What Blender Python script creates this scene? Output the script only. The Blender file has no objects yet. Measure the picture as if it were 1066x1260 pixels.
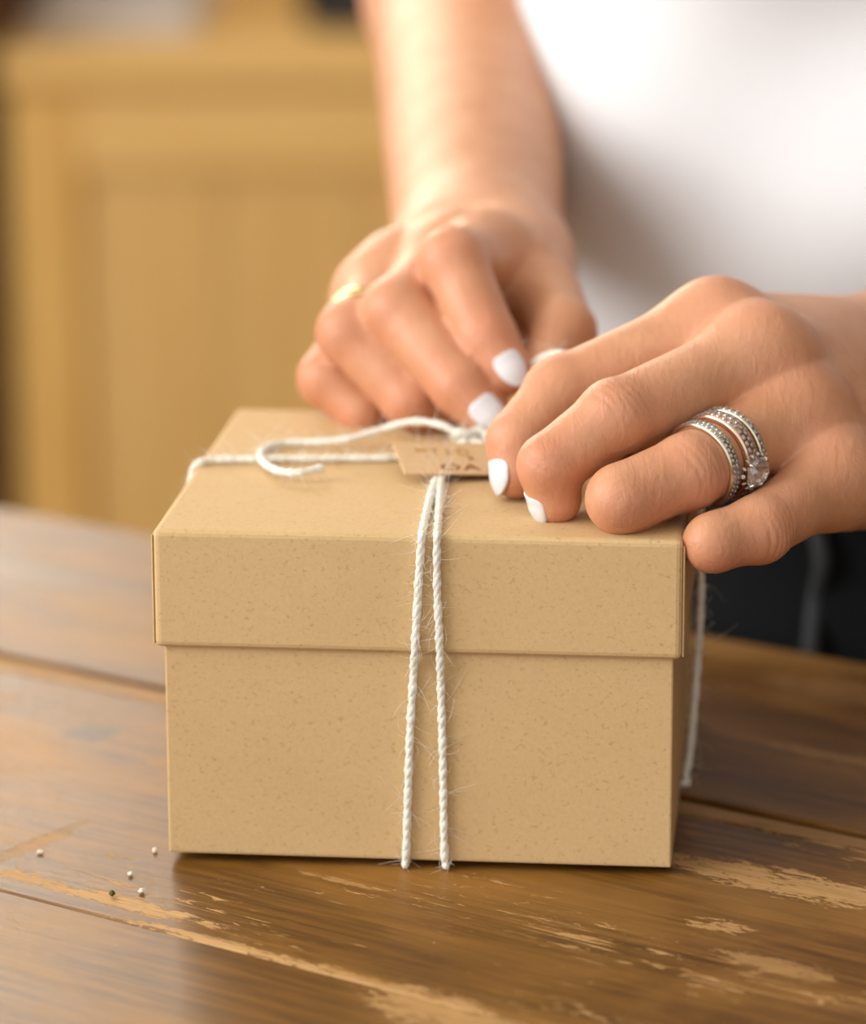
import bpy, bmesh, math, random
import numpy as np
from mathutils import Vector, Matrix
random.seed(4); np.random.seed(4)
S = bpy.context.scene
COL = S.collection
PI = math.pi

# ------------------------------------------------------------------ camera
F_PX, PITCH, ROLL = 4663.956, 0.24689, -0.00357
CAM = np.array([0.0042, -0.89275, 0.31497])
_r = np.array([1.0, 0, 0]); FW = np.array([0, math.cos(PITCH), -math.sin(PITCH)]); _u = np.cross(_r, FW)
RT = math.cos(ROLL)*_r + math.sin(ROLL)*_u
UP = -math.sin(ROLL)*_r + math.cos(ROLL)*_u
cd = bpy.data.cameras.new('camera'); cam = bpy.data.objects.new('camera', cd); COL.objects.link(cam)
cam.matrix_world = Matrix(((RT[0], UP[0], -FW[0], CAM[0]), (RT[1], UP[1], -FW[1], CAM[1]),
                           (RT[2], UP[2], -FW[2], CAM[2]), (0, 0, 0, 1)))
cd.sensor_fit = 'HORIZONTAL'; cd.sensor_width = 24.0; cd.lens = F_PX*24.0/1066.0
cd.clip_start = 0.05; cd.clip_end = 50
cd.dof.use_dof = True; cd.dof.focus_distance = 0.920; cd.dof.aperture_fstop = 5.6
S.camera = cam

# ------------------------------------------------------------------ world, light, exposure
w = bpy.data.worlds.new('world'); S.world = w; w.use_nodes = True
bg = w.node_tree.nodes['Background']; bg.inputs[0].default_value = (1.0, 0.97, 0.93, 1); bg.inputs[1].default_value = 0.92
def area(name, loc, aim, sx, sy, power, color):
    l = bpy.data.lights.new(name, 'AREA'); l.shape = 'RECTANGLE'; l.size = sx; l.size_y = sy; l.energy = power; l.color = color
    o = bpy.data.objects.new(name, l); COL.objects.link(o); o.location = loc
    o.rotation_euler = (Vector(aim)-Vector(loc)).to_track_quat('-Z', 'Y').to_euler()
    return o
area('window_daylight', (-1.80, -0.55, 1.05), (0.0, -0.45, 0.75), 2.0, 1.7, 54, (1.0, 0.98, 0.95))
area('back_window_daylight', (-0.95, 2.70, 1.05), (-0.75, 0.0, 0.55), 1.3, 1.4, 40, (1.0, 0.89, 0.73))
S.view_settings.view_transform = 'Standard'; S.view_settings.look = 'None'
S.view_settings.gamma = 1.0; S.view_settings.use_curve_mapping = False
S.view_settings.exposure = 0.27

# ------------------------------------------------------------------ helpers
def V(a): return np.asarray(a, dtype=float)
def nrm(a): a = V(a); return a/np.linalg.norm(a)
def ray(px, py): return FW + (px-533)/F_PX*RT - (py-630)/F_PX*UP
def at(px, py, Y): d = ray(px, py); return CAM + d*(Y-CAM[1])/d[1]
def atz(px, py, z): d = ray(px, py); return CAM + d*(z-CAM[2])/d[2]
def atp(px, py, p0, n): d = ray(px, py); return CAM + d*np.dot(V(p0)-CAM, n)/np.dot(d, n)

def tag(o, label=None, cat=None, group=None, kind=None):
    if label: o['label'] = label
    if cat: o['category'] = cat
    if group: o['group'] = group
    if kind: o['kind'] = kind
    return o
def empty(name, loc, label, cat, rz=0, group=None):
    o = bpy.data.objects.new(name, None); COL.objects.link(o); o.location = [float(c) for c in loc]
    o.rotation_euler = (0, 0, rz); o.empty_display_size = .02
    return tag(o, label, cat, group)
def link(name, me, mat, parent=None, smooth=False, world=True):
    """one mesh object; with a parent the mesh is given in world space unless world=False"""
    o = bpy.data.objects.new(name, me); COL.objects.link(o)
    if mat is not None and len(me.materials) == 0: me.materials.append(mat)
    if smooth: me.polygons.foreach_set('use_smooth', [True]*len(me.polygons))
    if parent is not None:
        o.parent = parent
        if world:
            m = Matrix.Identity(4); p = parent
            chain = []
            while p is not None: chain.append(p); p = p.parent
            for q in reversed(chain):
                m = m @ q.matrix_parent_inverse @ Matrix.LocRotScale(q.location, q.rotation_euler, q.scale)
            o.matrix_parent_inverse = m.inverted()
    return o
def mesh_np(name, verts, faces):
    me = bpy.data.meshes.new(name)
    verts = np.asarray(verts, dtype=np.float32); faces = np.asarray(faces, dtype=np.int32)
    k = faces.shape[1]
    me.vertices.add(len(verts)); me.vertices.foreach_set('co', verts.ravel())
    me.loops.add(faces.size); me.loops.foreach_set('vertex_index', faces.ravel())
    me.polygons.add(len(faces)); me.polygons.foreach_set('loop_start', np.arange(0, faces.size, k, dtype=np.int32))
    me.update(calc_edges=True); me.validate()
    return me
def bm_mesh(name, bm):
    me = bpy.data.meshes.new(name); bmesh.ops.recalc_face_normals(bm, faces=bm.faces); bm.to_mesh(me); bm.free(); return me
def add_box(bm, lo, hi, M=None, bevel=0, seg=2):
    """axis box lo..hi (optionally moved by the matrix M) added to bm"""
    t = bmesh.new(); bmesh.ops.create_cube(t, size=1.0)
    for v in t.verts: v.co = [lo[i]+(v.co[i]+.5)*(hi[i]-lo[i]) for i in range(3)]
    if bevel: bmesh.ops.bevel(t, geom=list(t.edges), offset=bevel, segments=seg, profile=.5, affect='EDGES')
    if M is not None: t.transform(M)
    me = bpy.data.meshes.new('tmp'); t.to_mesh(me); t.free(); bm.from_mesh(me); bpy.data.meshes.remove(me)
def box(name, lo, hi, mat, parent=None, M=None, bevel=0, seg=2, world=True):
    bm = bmesh.new(); add_box(bm, lo, hi, M, bevel, seg); return link(name, bm_mesh(name, bm), mat, parent, world=world)
def lathe(bm, prof, c, n=32, M=None):
    """surface of revolution about z through c; prof = [(r, z)]"""
    rings = []
    for r, z in prof:
        rings.append([bm.verts.new((c[0]+r*math.cos(2*PI*i/n), c[1]+r*math.sin(2*PI*i/n), c[2]+z)) for i in range(n)])
    for a, b in zip(rings, rings[1:]):
        for i in range(n): bm.faces.new((a[i], a[(i+1) % n], b[(i+1) % n], b[i]))
    bm.faces.new(rings[0][::-1]); bm.faces.new(rings[-1])
def spline(P, step):
    """Catmull-Rom through P, resampled at about step"""
    P = [V(p) for p in P]; P = [2*P[0]-P[1]]+P+[2*P[-1]-P[-2]]; out = []
    for i in range(1, len(P)-2):
        a, b, c, d = P[i-1:i+3]; n = max(2, int(np.linalg.norm(c-b)/step))
        for k in range(n):
            t = k/n
            out.append(.5*((2*b)+(-a+c)*t+(2*a-5*b+4*c-d)*t*t+(-a+3*b-3*c+d)*t**3))
    out.append(P[-2]); return np.array(out)
def frames(C):
    T = np.gradient(C, axis=0); T /= np.linalg.norm(T, axis=1)[:, None]+1e-12
    n = np.cross(T[0], [0.3, .5, .8]); n /= np.linalg.norm(n); N = []
    for t in T:
        n = n-t*np.dot(n, t); n /= np.linalg.norm(n)+1e-12; N.append(n)
    N = np.array(N); return T, N, np.cross(T, N)
def tube_arrays(C, rad, sides, off=0):
    T, N, B = frames(C); m = len(C); rad = np.broadcast_to(rad, m)
    a = np.arange(sides)*2*PI/sides
    v = C[:, None]+rad[:, None, None]*(np.cos(a)[None, :, None]*N[:, None]+np.sin(a)[None, :, None]*B[:, None])
    i = np.arange(m-1)[:, None]*sides; j = np.arange(sides)[None]; k = (j+1) % sides
    f = np.stack([i+j, i+k, i+sides+k, i+sides+j], -1).reshape(-1, 4)+off
    return v.reshape(-1, 3), f
def twine_arrays(C, r_off=.00026, r_ply=.00080, pitch=.0080, plies=3, sides=7):
    T, N, B = frames(C); s = np.r_[0, np.cumsum(np.linalg.norm(np.diff(C, axis=0), axis=1))]
    vs, fs, o = [], [], 0
    wob = 1+.10*np.sin(s*900)+.07*np.sin(s*2300+1)
    for p in range(plies):
        a = 2*PI*(s/pitch+p/plies)
        D = C+r_off*wob[:, None]*(np.cos(a)[:, None]*N+np.sin(a)[:, None]*B)
        e = np.ones(len(D)); e[0] = e[-1] = .35
        v, f = tube_arrays(D, r_ply*wob*e, sides, o); vs.append(v); fs.append(f); o += len(v)
    return np.vstack(vs), np.vstack(fs)

# ------------------------------------------------------------------ node materials
def mat(name, rough=.6, color=(.5, .5, .5), spec=.5, metal=0):
    m = bpy.data.materials.new(name); m.use_nodes = True; nt = m.node_tree; b = nt.nodes['Principled BSDF']
    b.inputs['Base Color'].default_value = (*color, 1); b.inputs['Roughness'].default_value = rough
    b.inputs['Specular IOR Level'].default_value = spec; b.inputs['Metallic'].default_value = metal
    return m, nt, b
def N(nt, t, **kw):
    n = nt.nodes.new(t)
    for k, v in kw.items():
        if k.startswith('i_'):
            key = k[2:]; key = int(key) if key.isdigit() else key.replace('_', ' ')
            n.inputs[key].default_value = v
        else: setattr(n, k, v)
    return n
def L(nt, a, b): nt.links.new(a, b)
def coords(nt, scale=(1, 1, 1), rot=(0, 0, 0), loc=(0, 0, 0), kind='Object'):
    c = N(nt, 'ShaderNodeTexCoord'); m = N(nt, 'ShaderNodeMapping')
    m.inputs['Scale'].default_value = scale; m.inputs['Rotation'].default_value = rot; m.inputs['Location'].default_value = loc
    L(nt, c.outputs[kind], m.inputs[0]); return m.outputs[0]
def noise(nt, vec, scale, detail=4, rough=.55, dist=0):
    n = N(nt, 'ShaderNodeTexNoise'); n.inputs['Scale'].default_value = scale; n.inputs['Detail'].default_value = detail
    n.inputs['Roughness'].default_value = rough; n.inputs['Distortion'].default_value = dist; L(nt, vec, n.inputs['Vector']); return n.outputs[0]
def ramp(nt, fac, stops):
    r = N(nt, 'ShaderNodeValToRGB'); e = r.color_ramp.elements
    while len(e) < len(stops): e.new(.5)
    for el, (p, c) in zip(e, stops): el.position = p; el.color = (*c, 1) if len(c) == 3 else c
    L(nt, fac, r.inputs[0]); return r.outputs[0]
def gray(nt, fac, a, b): return ramp(nt, fac, [(a, (0, 0, 0)), (b, (1, 1, 1))])
def mixc(nt, fac, a, b, mode='MIX'):
    m = N(nt, 'ShaderNodeMix', data_type='RGBA', blend_type=mode)
    for s, v in ((0, fac), (6, a), (7, b)):
        if isinstance(v, (int, float)): m.inputs[s].default_value = v
        elif isinstance(v, tuple): m.inputs[s].default_value = (*v, 1)
        else: L(nt, v, m.inputs[s])
    return m.outputs[2]
def math_(nt, op, a, b=0.0, clamp=False):
    m = N(nt, 'ShaderNodeMath', operation=op, use_clamp=clamp)
    for s, v in ((0, a), (1, b)):
        if isinstance(v, (int, float)): m.inputs[s].default_value = v
        else: L(nt, v, m.inputs[s])
    return m.outputs[0]
def bump(nt, b, h, strength, dist):
    n = N(nt, 'ShaderNodeBump'); n.inputs['Strength'].default_value = strength; n.inputs['Distance'].default_value = dist
    L(nt, h, n.inputs['Height']); L(nt, n.outputs[0], b.inputs['Normal']); return n

def make_kraft(name, base=(.555, .375, .178)):
    m, nt, b = mat(name, .72, spec=.25)
    c = coords(nt); f1 = noise(nt, c, 900, 5, .65); f2 = noise(nt, coords(nt, (1, 1, 1.3), (.2, .6, .5)), 720, 4, .7); f3 = noise(nt, c, 22, 3)
    col = mixc(nt, gray(nt, f1, .35, .68), tuple(x*.80 for x in base), tuple(min(1, x*1.12) for x in base))
    col = mixc(nt, math_(nt, 'MULTIPLY', gray(nt, f2, .57, .70), .55), col, tuple(x*y for x, y in zip(base, (.62, .55, .45))))
    col = mixc(nt, math_(nt, 'MULTIPLY', gray(nt, f2, .40, .28), .6), col, tuple(min(1, x*y) for x, y in zip(base, (1.25, 1.3, 1.4))))
    col = mixc(nt, .25, col, ramp(nt, f3, [(.3, (.48, .31, .14)), (.7, (.60, .42, .21))]))
    L(nt, col, b.inputs['Base Color']); bump(nt, b, f1, .25, .0002)
    return m
KRAFT = make_kraft('kraft_card')
KRAFT_TAG = make_kraft('kraft_tag_card', (.60, .40, .215))

def make_twine():
    m, nt, b = mat('cotton_twine', .9, (.80, .77, .66), .15)
    c = coords(nt); f = noise(nt, c, 1500, 4, .7)
    L(nt, mixc(nt, gray(nt, f, .3, .7), (.78, .75, .63), (.93, .91, .83)), b.inputs['Base Color'])
    b.inputs['Subsurface Weight'].default_value = .12; b.inputs['Subsurface Radius'].default_value = (.002, .0018, .0013); b.inputs['Subsurface Scale'].default_value = .6
    bump(nt, b, f, .5, .0002); return m
TWINE = make_twine()

TANG = math.radians(-35.0)               # plank direction of the table
TU = np.array([math.cos(TANG), math.sin(TANG), 0]); TN = np.array([-math.sin(TANG), math.cos(TANG), 0])
TZ = -0.0022
def uv_of(px, py): p = atz(px, py, TZ); return float(p@TU), float(p@TN)
def make_table_wood(name, seed, wearline=None, worn=.5, marks=()):
    """old brown varnish worn through to pale wood; table-local x = along the planks, y = across"""
    m, nt, b = mat(name, .38, spec=.30)
    off = (seed*3.1, seed*1.7, seed*.9)
    g = noise(nt, coords(nt, (3, 60, 60), loc=off), 6, 6, .62, .6)           # grain
    g2 = noise(nt, coords(nt, (6, 240, 240), loc=off), 8, 4, .6, .2)         # fine streaks
    blot = noise(nt, coords(nt, (4, 9, 9), loc=off), 3.0, 4, .55, .4)
    stain = mixc(nt, gray(nt, g, .3, .72), (.068, .026, .0038), (.235, .103, .017))
    stain = mixc(nt, math_(nt, 'MULTIPLY', gray(nt, g2, .48, .75), .45), stain, (.038, .014, .003))
    stain = mixc(nt, math_(nt, 'MULTIPLY', gray(nt, blot, .42, .72), .75), stain, (.38, .185, .040))
    # small chips and scratches
    chip = noise(nt, coords(nt, (28, 110, 60), loc=off), 3.2, 5, .68, .9)
    scr = noise(nt, coords(nt, (9, 260, 60), loc=(off[0]+3, off[1], 0)), 3.0, 3, .7, 1.2)
    fine = noise(nt, coords(nt, (90, 300, 90), loc=off), 3.5, 3, .7, .6)
    where = gray(nt, noise(nt, coords(nt, (5, 10, 10), loc=(off[0]+9, off[1], 0)), 2.6, 3, .5), .40, .66)
    thr = math_(nt, 'SUBTRACT', .765-.06*worn, math_(nt, 'MULTIPLY', where, .145))
    k1 = math_(nt, 'MULTIPLY', math_(nt, 'SUBTRACT', chip, thr), 30, True)
    k2 = math_(nt, 'MULTIPLY', math_(nt, 'SUBTRACT', math_(nt, 'SUBTRACT', scr, thr), .03), 26, True)
    wear = math_(nt, 'MAXIMUM', k1, k2)
    c = N(nt, 'ShaderNodeTexCoord'); sx = N(nt, 'ShaderNodeSeparateXYZ'); L(nt, c.outputs['Object'], sx.inputs[0])
    for (x, y, lx, ly, amp) in (wearline or []):                             # places where the varnish is rubbed away
        dx = math_(nt, 'DIVIDE', math_(nt, 'SUBTRACT', sx.outputs[0], x), lx); dy = math_(nt, 'DIVIDE', math_(nt, 'SUBTRACT', sx.outputs[1], y), ly)
        d2 = math_(nt, 'ADD', math_(nt, 'MULTIPLY', dx, dx), math_(nt, 'MULTIPLY', dy, dy))
        e = math_(nt, 'SUBTRACT', 1.35, d2)
        e = math_(nt, 'ADD', e, math_(nt, 'ADD', math_(nt, 'MULTIPLY', math_(nt, 'SUBTRACT', chip, .53), 6.5), math_(nt, 'MULTIPLY', math_(nt, 'SUBTRACT', fine, .5), 5.0)))
        wear = math_(nt, 'MAXIMUM', wear, math_(nt, 'MULTIPLY', math_(nt, 'MULTIPLY', e, 3.0, True), math_(nt, 'MULTIPLY', math_(nt, 'GREATER_THAN', 4.0, d2), amp)))
    for (x, y, lx, ly, amp) in marks:                                        # an old grey stain in the varnish
        ex = math_(nt, 'SUBTRACT', 1.0, math_(nt, 'ABSOLUTE', math_(nt, 'DIVIDE', math_(nt, 'SUBTRACT', sx.outputs[0], x), lx)))
        ey = math_(nt, 'SUBTRACT', 1.0, math_(nt, 'ABSOLUTE', math_(nt, 'DIVIDE', math_(nt, 'SUBTRACT', sx.outputs[1], y), ly)))
        mk = math_(nt, 'MULTIPLY', math_(nt, 'MULTIPLY', math_(nt, 'ADD', math_(nt, 'MINIMUM', ex, ey), math_(nt, 'MULTIPLY', math_(nt, 'SUBTRACT', blot, .5), .4)), 4.0, True), amp)
        stain = mixc(nt, mk, stain, (.055, .038, .030))
    raw = mixc(nt, gray(nt, g2, .3, .7), (.40, .22, .075), (.60, .37, .155))
    col = mixc(nt, wear, stain, raw)
    L(nt, col, b.inputs['Base Color'])
    L(nt, math_(nt, 'ADD', math_(nt, 'MULTIPLY', wear, .28), math_(nt, 'ADD', .31, math_(nt, 'MULTIPLY', blot, .22))), b.inputs['Roughness'])
    h = math_(nt, 'SUBTRACT', math_(nt, 'MULTIPLY', g2, .35), math_(nt, 'MULTIPLY', wear, .8))
    bump(nt, b, h, .35, .0006)
    return m
def make_plain_wood(name, c1, c2, rough=.5, axis=2):
    m, nt, b = mat(name, rough, spec=.4)
    s = [45, 45, 45]; s[axis] = 3
    g = noise(nt, coords(nt, tuple(s)), 1.6, 5, .6, .8)
    L(nt, mixc(nt, gray(nt, g, .3, .7), c1, c2), b.inputs['Base Color']); bump(nt, b, g, .15, .001); return m
PINE = make_plain_wood('honey_pine', (.78, .44, .11), (.90, .58, .18))
PINE_PANEL = make_plain_wood('honey_pine_panel', (.77, .465, .145), (.88, .575, .21))
PINE_X = make_plain_wood('honey_pine_rail', (.84, .51, .155), (.93, .63, .23), axis=0)
GAP_BROWN = make_plain_wood('dark_gap_brown', (.12, .045, .012), (.20, .08, .022))
WHITEWALL, nt_, b_ = mat('white_plaster', .9, (.80, .77, .72), .2)
L(nt_, mixc(nt_, noise(nt_, coords(nt_), 3, 3), (.76, .73, .68), (.83, .80, .76)), b_.inputs['Base Color'])
HONEYWALL, nt_, b_ = mat('ochre_plaster', .9, (.7, .5, .3), .2)
L(nt_, mixc(nt_, noise(nt_, coords(nt_), 3, 3), (.66, .47, .27), (.74, .55, .33)), b_.inputs['Base Color'])
DARKWALL, nt_, b_ = mat('dark_blocking_wall', .8, (.10, .06, .035), .2)
L(nt_, mixc(nt_, noise(nt_, coords(nt_, (20, 20, 1)), 3, 3), (.08, .045, .025), (.13, .08, .045)), b_.inputs['Base Color'])
FLOORM = make_plain_wood('floor_boards', (.20, .10, .04), (.30, .16, .07), axis=0)
BLACK, nt_, b_ = mat('black_enamel', .35, (.012, .013, .015), .5)
L(nt_, mixc(nt_, noise(nt_, coords(nt_), 40, 3), (.009, .010, .012), (.02, .021, .024)), b_.inputs['Base Color'])
IVORY, nt_, b_ = mat('pale_sheen_cloth', .85, (.82, .78, .70), .2)
L(nt_, mixc(nt_, noise(nt_, coords(nt_), 200, 3), (.76, .71, .66), (.86, .82, .77)), b_.inputs['Base Color'])
WINDOWP, nt_, b_ = mat('white_window_paint', .4, (.8, .8, .78), .5)
L(nt_, mixc(nt_, noise(nt_, coords(nt_), 30, 3), (.76, .76, .74), (.83, .83, .81)), b_.inputs['Base Color'])
STEEL, nt_, b_ = mat('brass_knob', .3, (.7, .5, .2), .5, 1.0)
L(nt_, mixc(nt_, noise(nt_, coords(nt_), 60, 3), (.55, .38, .14), (.75, .55, .25)), b_.inputs['Base Color'])

def make_skin():
    m, nt, b = mat('skin', .46, spec=.42)
    c = coords(nt); f = noise(nt, c, 60, 4, .6); ff = noise(nt, c, 420, 4, .65)
    base = mixc(nt, gray(nt, f, .3, .7), (.53, .245, .122), (.63, .325, .185))
    at_ = N(nt, 'ShaderNodeAttribute', attribute_name='flush')
    base = mixc(nt, math_(nt, 'MULTIPLY', at_.outputs['Fac'], .75), base, (.60, .215, .125))
    base = mixc(nt, math_(nt, 'MULTIPLY', gray(nt, ff, .62, .80), .22), base, (.34, .15, .085))
    L(nt, base, b.inputs['Base Color'])
    b.inputs['Subsurface Weight'].default_value = .10; b.inputs['Subsurface Radius'].default_value = (1, .35, .18); b.inputs['Subsurface Scale'].default_value = .0028
    lines = [noise(nt, coords(nt, sc, rt), 420, 3, .6, .6) for sc, rt in (((1, .16, .5), (.3, .2, .6)), ((.16, 1, .5), (.2, .5, .5)), ((1, .18, .6), (.9, .1, -.5)))]
    h = math_(nt, 'ADD', math_(nt, 'MAXIMUM', gray(nt, lines[0], .35, .65), gray(nt, lines[1], .38, .68)), math_(nt, 'MULTIPLY', lines[2], .8))
    bump(nt, b, h, .30, .0004)
    L(nt, math_(nt, 'ADD', .40, math_(nt, 'MULTIPLY', ff, .14)), b.inputs['Roughness'])
    return m
SKIN = make_skin()
NAIL, nt_, b_ = mat('white_nail_polish', .22, (.86, .85, .86), .5)
L(nt_, mixc(nt_, noise(nt_, coords(nt_), 300, 2), (.70, .69, .72), (.74, .73, .755)), b_.inputs['Base Color'])
b_.inputs['Coat Weight'].default_value = .3
def make_cloth(name, c1, c2, sc, rough=.9):
    m, nt, b = mat(name, rough, spec=.2)
    f = noise(nt, coords(nt), sc, 3); L(nt, mixc(nt, f, c1, c2), b.inputs['Base Color'])
    b.inputs['Sheen Weight'].default_value = .1 if c1[0] > .1 else 0; b.inputs['Specular IOR Level'].default_value = .2 if c1[0] > .1 else .08; bump(nt, b, f, .2, .0005); return m
SHIRT = make_cloth('white_cotton_jersey', (.65, .665, .69), (.70, .715, .74), 700)
DENIM = make_cloth('black_denim', (.005, .0055, .006), (.011, .012, .0135), 900)
DENIM_SEAM = make_cloth('faded_denim_seam', (.045, .05, .055), (.07, .075, .08), 500)
HAIR = make_cloth('brown_hair', (.06, .03, .014), (.11, .06, .03), 90, .5)
SHOE = make_cloth('grey_canvas', (.20, .19, .18), (.27, .26, .25), 400)
PLATINUM, nt_, b_ = mat('white_gold', .22, (.72, .68, .60), .5, 1.0)
L(nt_, mixc(nt_, noise(nt_, coords(nt_), 500, 3), (.66, .60, .45), (.78, .73, .60)), b_.inputs['Base Color'])
GOLD, nt_, b_ = mat('yellow_gold', .2, (.85, .60, .25), .5, 1.0)
L(nt_, mixc(nt_, noise(nt_, coords(nt_), 500, 3), (.83, .60, .27), (.90, .70, .36)), b_.inputs['Base Color'])
ROSE, nt_, b_ = mat('rose_gold', .25, (.80, .55, .40), .5, 1.0)
L(nt_, mixc(nt_, noise(nt_, coords(nt_), 500, 3), (.76, .52, .38), (.84, .62, .48)), b_.inputs['Base Color'])
def make_diamond():
    m, nt, b = mat('cut_diamond', .02, (.95, .95, .93), .8)
    b.inputs['IOR'].default_value = 2.3; b.inputs['Transmission Weight'].default_value = .88
    L(nt, mixc(nt, noise(nt, coords(nt), 900, 2), (.88, .88, .84), (.98, .98, .96)), b.inputs['Base Color']); return m
DIAMOND = make_diamond()
INK, nt_, b_ = mat('brown_ink', .7, (.25, .08, .02), .2)
L(nt_, mixc(nt_, noise(nt_, coords(nt_), 900, 2), (.22, .07, .02), (.30, .11, .03)), b_.inputs['Base Color'])
FOIL, nt_, b_ = mat('gold_foil', .45, (.62, .40, .12), .4, .35)
L(nt_, mixc(nt_, noise(nt_, coords(nt_), 900, 2), (.40, .22, .04), (.55, .33, .08)), b_.inputs['Base Color'])
CRUMB, nt_, b_ = mat('bread_crumb', .9, (.80, .72, .58), .2)
L(nt_, mixc(nt_, noise(nt_, coords(nt_), 900, 2), (.74, .64, .48), (.86, .80, .68)), b_.inputs['Base Color'])
HERB, nt_, b_ = mat('dried_herb', .9, (.08, .08, .02), .2)
L(nt_, mixc(nt_, noise(nt_, coords(nt_), 900, 2), (.05, .055, .012), (.11, .11, .03)), b_.inputs['Base Color'])
GLASS, nt_, b_ = mat('window_glass', .0, (1, 1, 1), .5)
b_.inputs['Transmission Weight'].default_value = 1.0; b_.inputs['IOR'].default_value = 1.45
L(nt_, mixc(nt_, noise(nt_, coords(nt_), 2, 1), (.98, .99, .99), (1, 1, 1)), b_.inputs['Base Color'])

# ------------------------------------------------------------------ the setting
FZ = -.80
def struct(name, lo, hi, m): return tag(box(name, lo, hi, m), kind='structure')
struct('floor', (-2.0, -1.6, FZ-.05), (1.75, 2.85, FZ), FLOORM)
QX0, QX1, QZ0, QZ1 = -1.64, -.26, .30, 1.80
bm = bmesh.new()
for lo, hi in (((-2.0, 2.75, FZ), (QX0, 2.85, 2.4)), ((QX1, 2.75, FZ), (1.75, 2.85, 2.4)), ((QX0, 2.75, FZ), (QX1, 2.85, QZ0)), ((QX0, 2.75, QZ1), (QX1, 2.85, 2.4))): add_box(bm, lo, hi)
tag(link('wall_back', bm_mesh('wall_back', bm), HONEYWALL), kind='structure')
struct('ceiling', (-2.0, -1.6, 2.4), (1.75, 2.85, 2.45), WHITEWALL)  # unseen room ceiling, added to cut the world light from above
w2 = tag(bpy.data.objects.new('window_2', None), kind='structure'); COL.objects.link(w2); w2.location = ((QX0+QX1)/2, 2.8, QZ0)
for lo, hi in (((QX0, 2.75, QZ0), (QX0+.05, 2.83, QZ1)), ((QX1-.05, 2.75, QZ0), (QX1, 2.83, QZ1)), ((QX0+.05, 2.75, QZ0), (QX1-.05, 2.83, QZ0+.05)), ((QX0+.05, 2.75, QZ1-.05), (QX1-.05, 2.83, QZ1)),
               ((-.965, 2.76, QZ0+.05), (-.935, 2.82, QZ1-.05))): box('window_frame', lo, hi, WINDOWP, w2, bevel=.004)
for a, b in ((QX0+.05, -.965), (-.935, QX1-.05)): box('window_pane', (a, 2.79, QZ0+.05), (b, 2.795, QZ1-.05), GLASS, w2)
struct('wall_right', (1.65, -1.6, FZ), (1.75, 2.75, 2.4), DARKWALL)  # unseen wall, added dark to block ambient light from the right
WY0, WY1, WZ0, WZ1 = -1.58, .50, .15, 1.95
bm = bmesh.new()
for lo, hi in (((-2.0, -1.6, FZ), (-1.9, WY0, 2.4)), ((-2.0, WY1, FZ), (-1.9, 2.75, 2.4)), ((-2.0, WY0, FZ), (-1.9, WY1, WZ0)), ((-2.0, WY0, WZ1), (-1.9, WY1, 2.4))):
    add_box(bm, lo, hi)
tag(link('wall_left', bm_mesh('wall_left', bm), WHITEWALL), kind='structure')
win = tag(bpy.data.objects.new('window_1', None), kind='structure'); COL.objects.link(win); win.location = (-1.95, (WY0+WY1)/2, WZ0)
for lo, hi in (((-1.98, WY0, WZ0), (-1.90, WY0+.05, WZ1)), ((-1.98, WY1-.05, WZ0), (-1.90, WY1, WZ1)), ((-1.98, WY0+.05, WZ0), (-1.90, WY1-.05, WZ0+.05)),
               ((-1.98, WY0+.05, WZ1-.05), (-1.90, WY1-.05, WZ1)), ((-1.97, -.555, WZ0+.05), (-1.91, -.525, WZ1-.05))):
    box('window_frame', lo, hi, WINDOWP, win, bevel=.004)
for a, b in ((WY0+.05, -.555), (-.525, WY1-.05)): box('window_pane', (-1.945, a, WZ0+.05), (-1.940, b, WZ1-.05), GLASS, win)

# ------------------------------------------------------------------ table (local x along the planks)
table = empty('plank_table', (0, 0, TZ), 'old brown plank table with worn varnish under the gift box', 'table', TANG)
def wl(pts):
    out = []
    for px, py, lx, ly, amp in pts:
        u, v = uv_of(px, py); out.append((u, v, lx, ly, amp))
    return out
WEAR_MAIN = wl([(165, 1114, .020, .0036, 1), (280, 1163, .028, .0024, 1), (30, 1080, .016, .003, .9), (430, 1203, .032, .0030, .9),
                (960, 1085, .030, .0075, .95), (1040, 1100, .02, .006, .9), (520, 1230, .016, .006, .9), (885, 1140, .008, .004, .8), (425, 1085, .010, .0014, .7),
                (40, 1040, .003, .016, .5), (955, 1188, .014, .004, .6)])
WEAR_FRONT = wl([(700, 1228, .016, .008, .9), (600, 1215, .012, .005, .8), (740, 1250, .040, .012, .9), (560, 1250, .02, .009, .85), (870, 1240, .02, .006, .8), (800, 1215, .014, .003, .7), (640, 1245, .012, .008, .8)])
WEAR_BACK = wl([(930, 800, .05, .012, .25), (1030, 850, .02, .01, .3), (1040, 935, .02, .003, .4)])
WOODS = [make_table_wood('worn_varnish_near', 1, WEAR_FRONT, .6), make_table_wood('worn_varnish_middle', 2, WEAR_MAIN, .85, wl([(112, 902, .0075, .0075, .75)])),
         make_table_wood('worn_varnish_far', 3, WEAR_BACK, .35), make_table_wood('worn_varnish_strip', 4, [(0.0, .083, 2.0, .006, .55)], .6)]
T0, T1 = -1.05, .85
plank_rows = [(-.660, -.5145, WOODS[0], 0), (-.513, -.3655, WOODS[1], 0), (-.364, -.2175, WOODS[0], 0), (-.2165, -.0692, WOODS[0], -.0002), (-.0690, .0752, WOODS[1], 0),
              (.0775, .0862, WOODS[3], -.0006), (.0880, .222, WOODS[2], .0004)]
for a, b, m, dz in plank_rows:
    o = box('plank', (T0, a, -.032), (T1, b, dz), m, table, bevel=.0006, seg=2, world=False)
    if b-a < .02: o.name = 'filler_strip'; o['label'] = 'narrow pale batten filling the gap between two planks'
for u in (T0+.12, T1-.12): box('batten', (u-.04, -.62, -.060), (u+.04, .18, -.0322), WOODS[0], table, world=False, bevel=.002)
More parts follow.
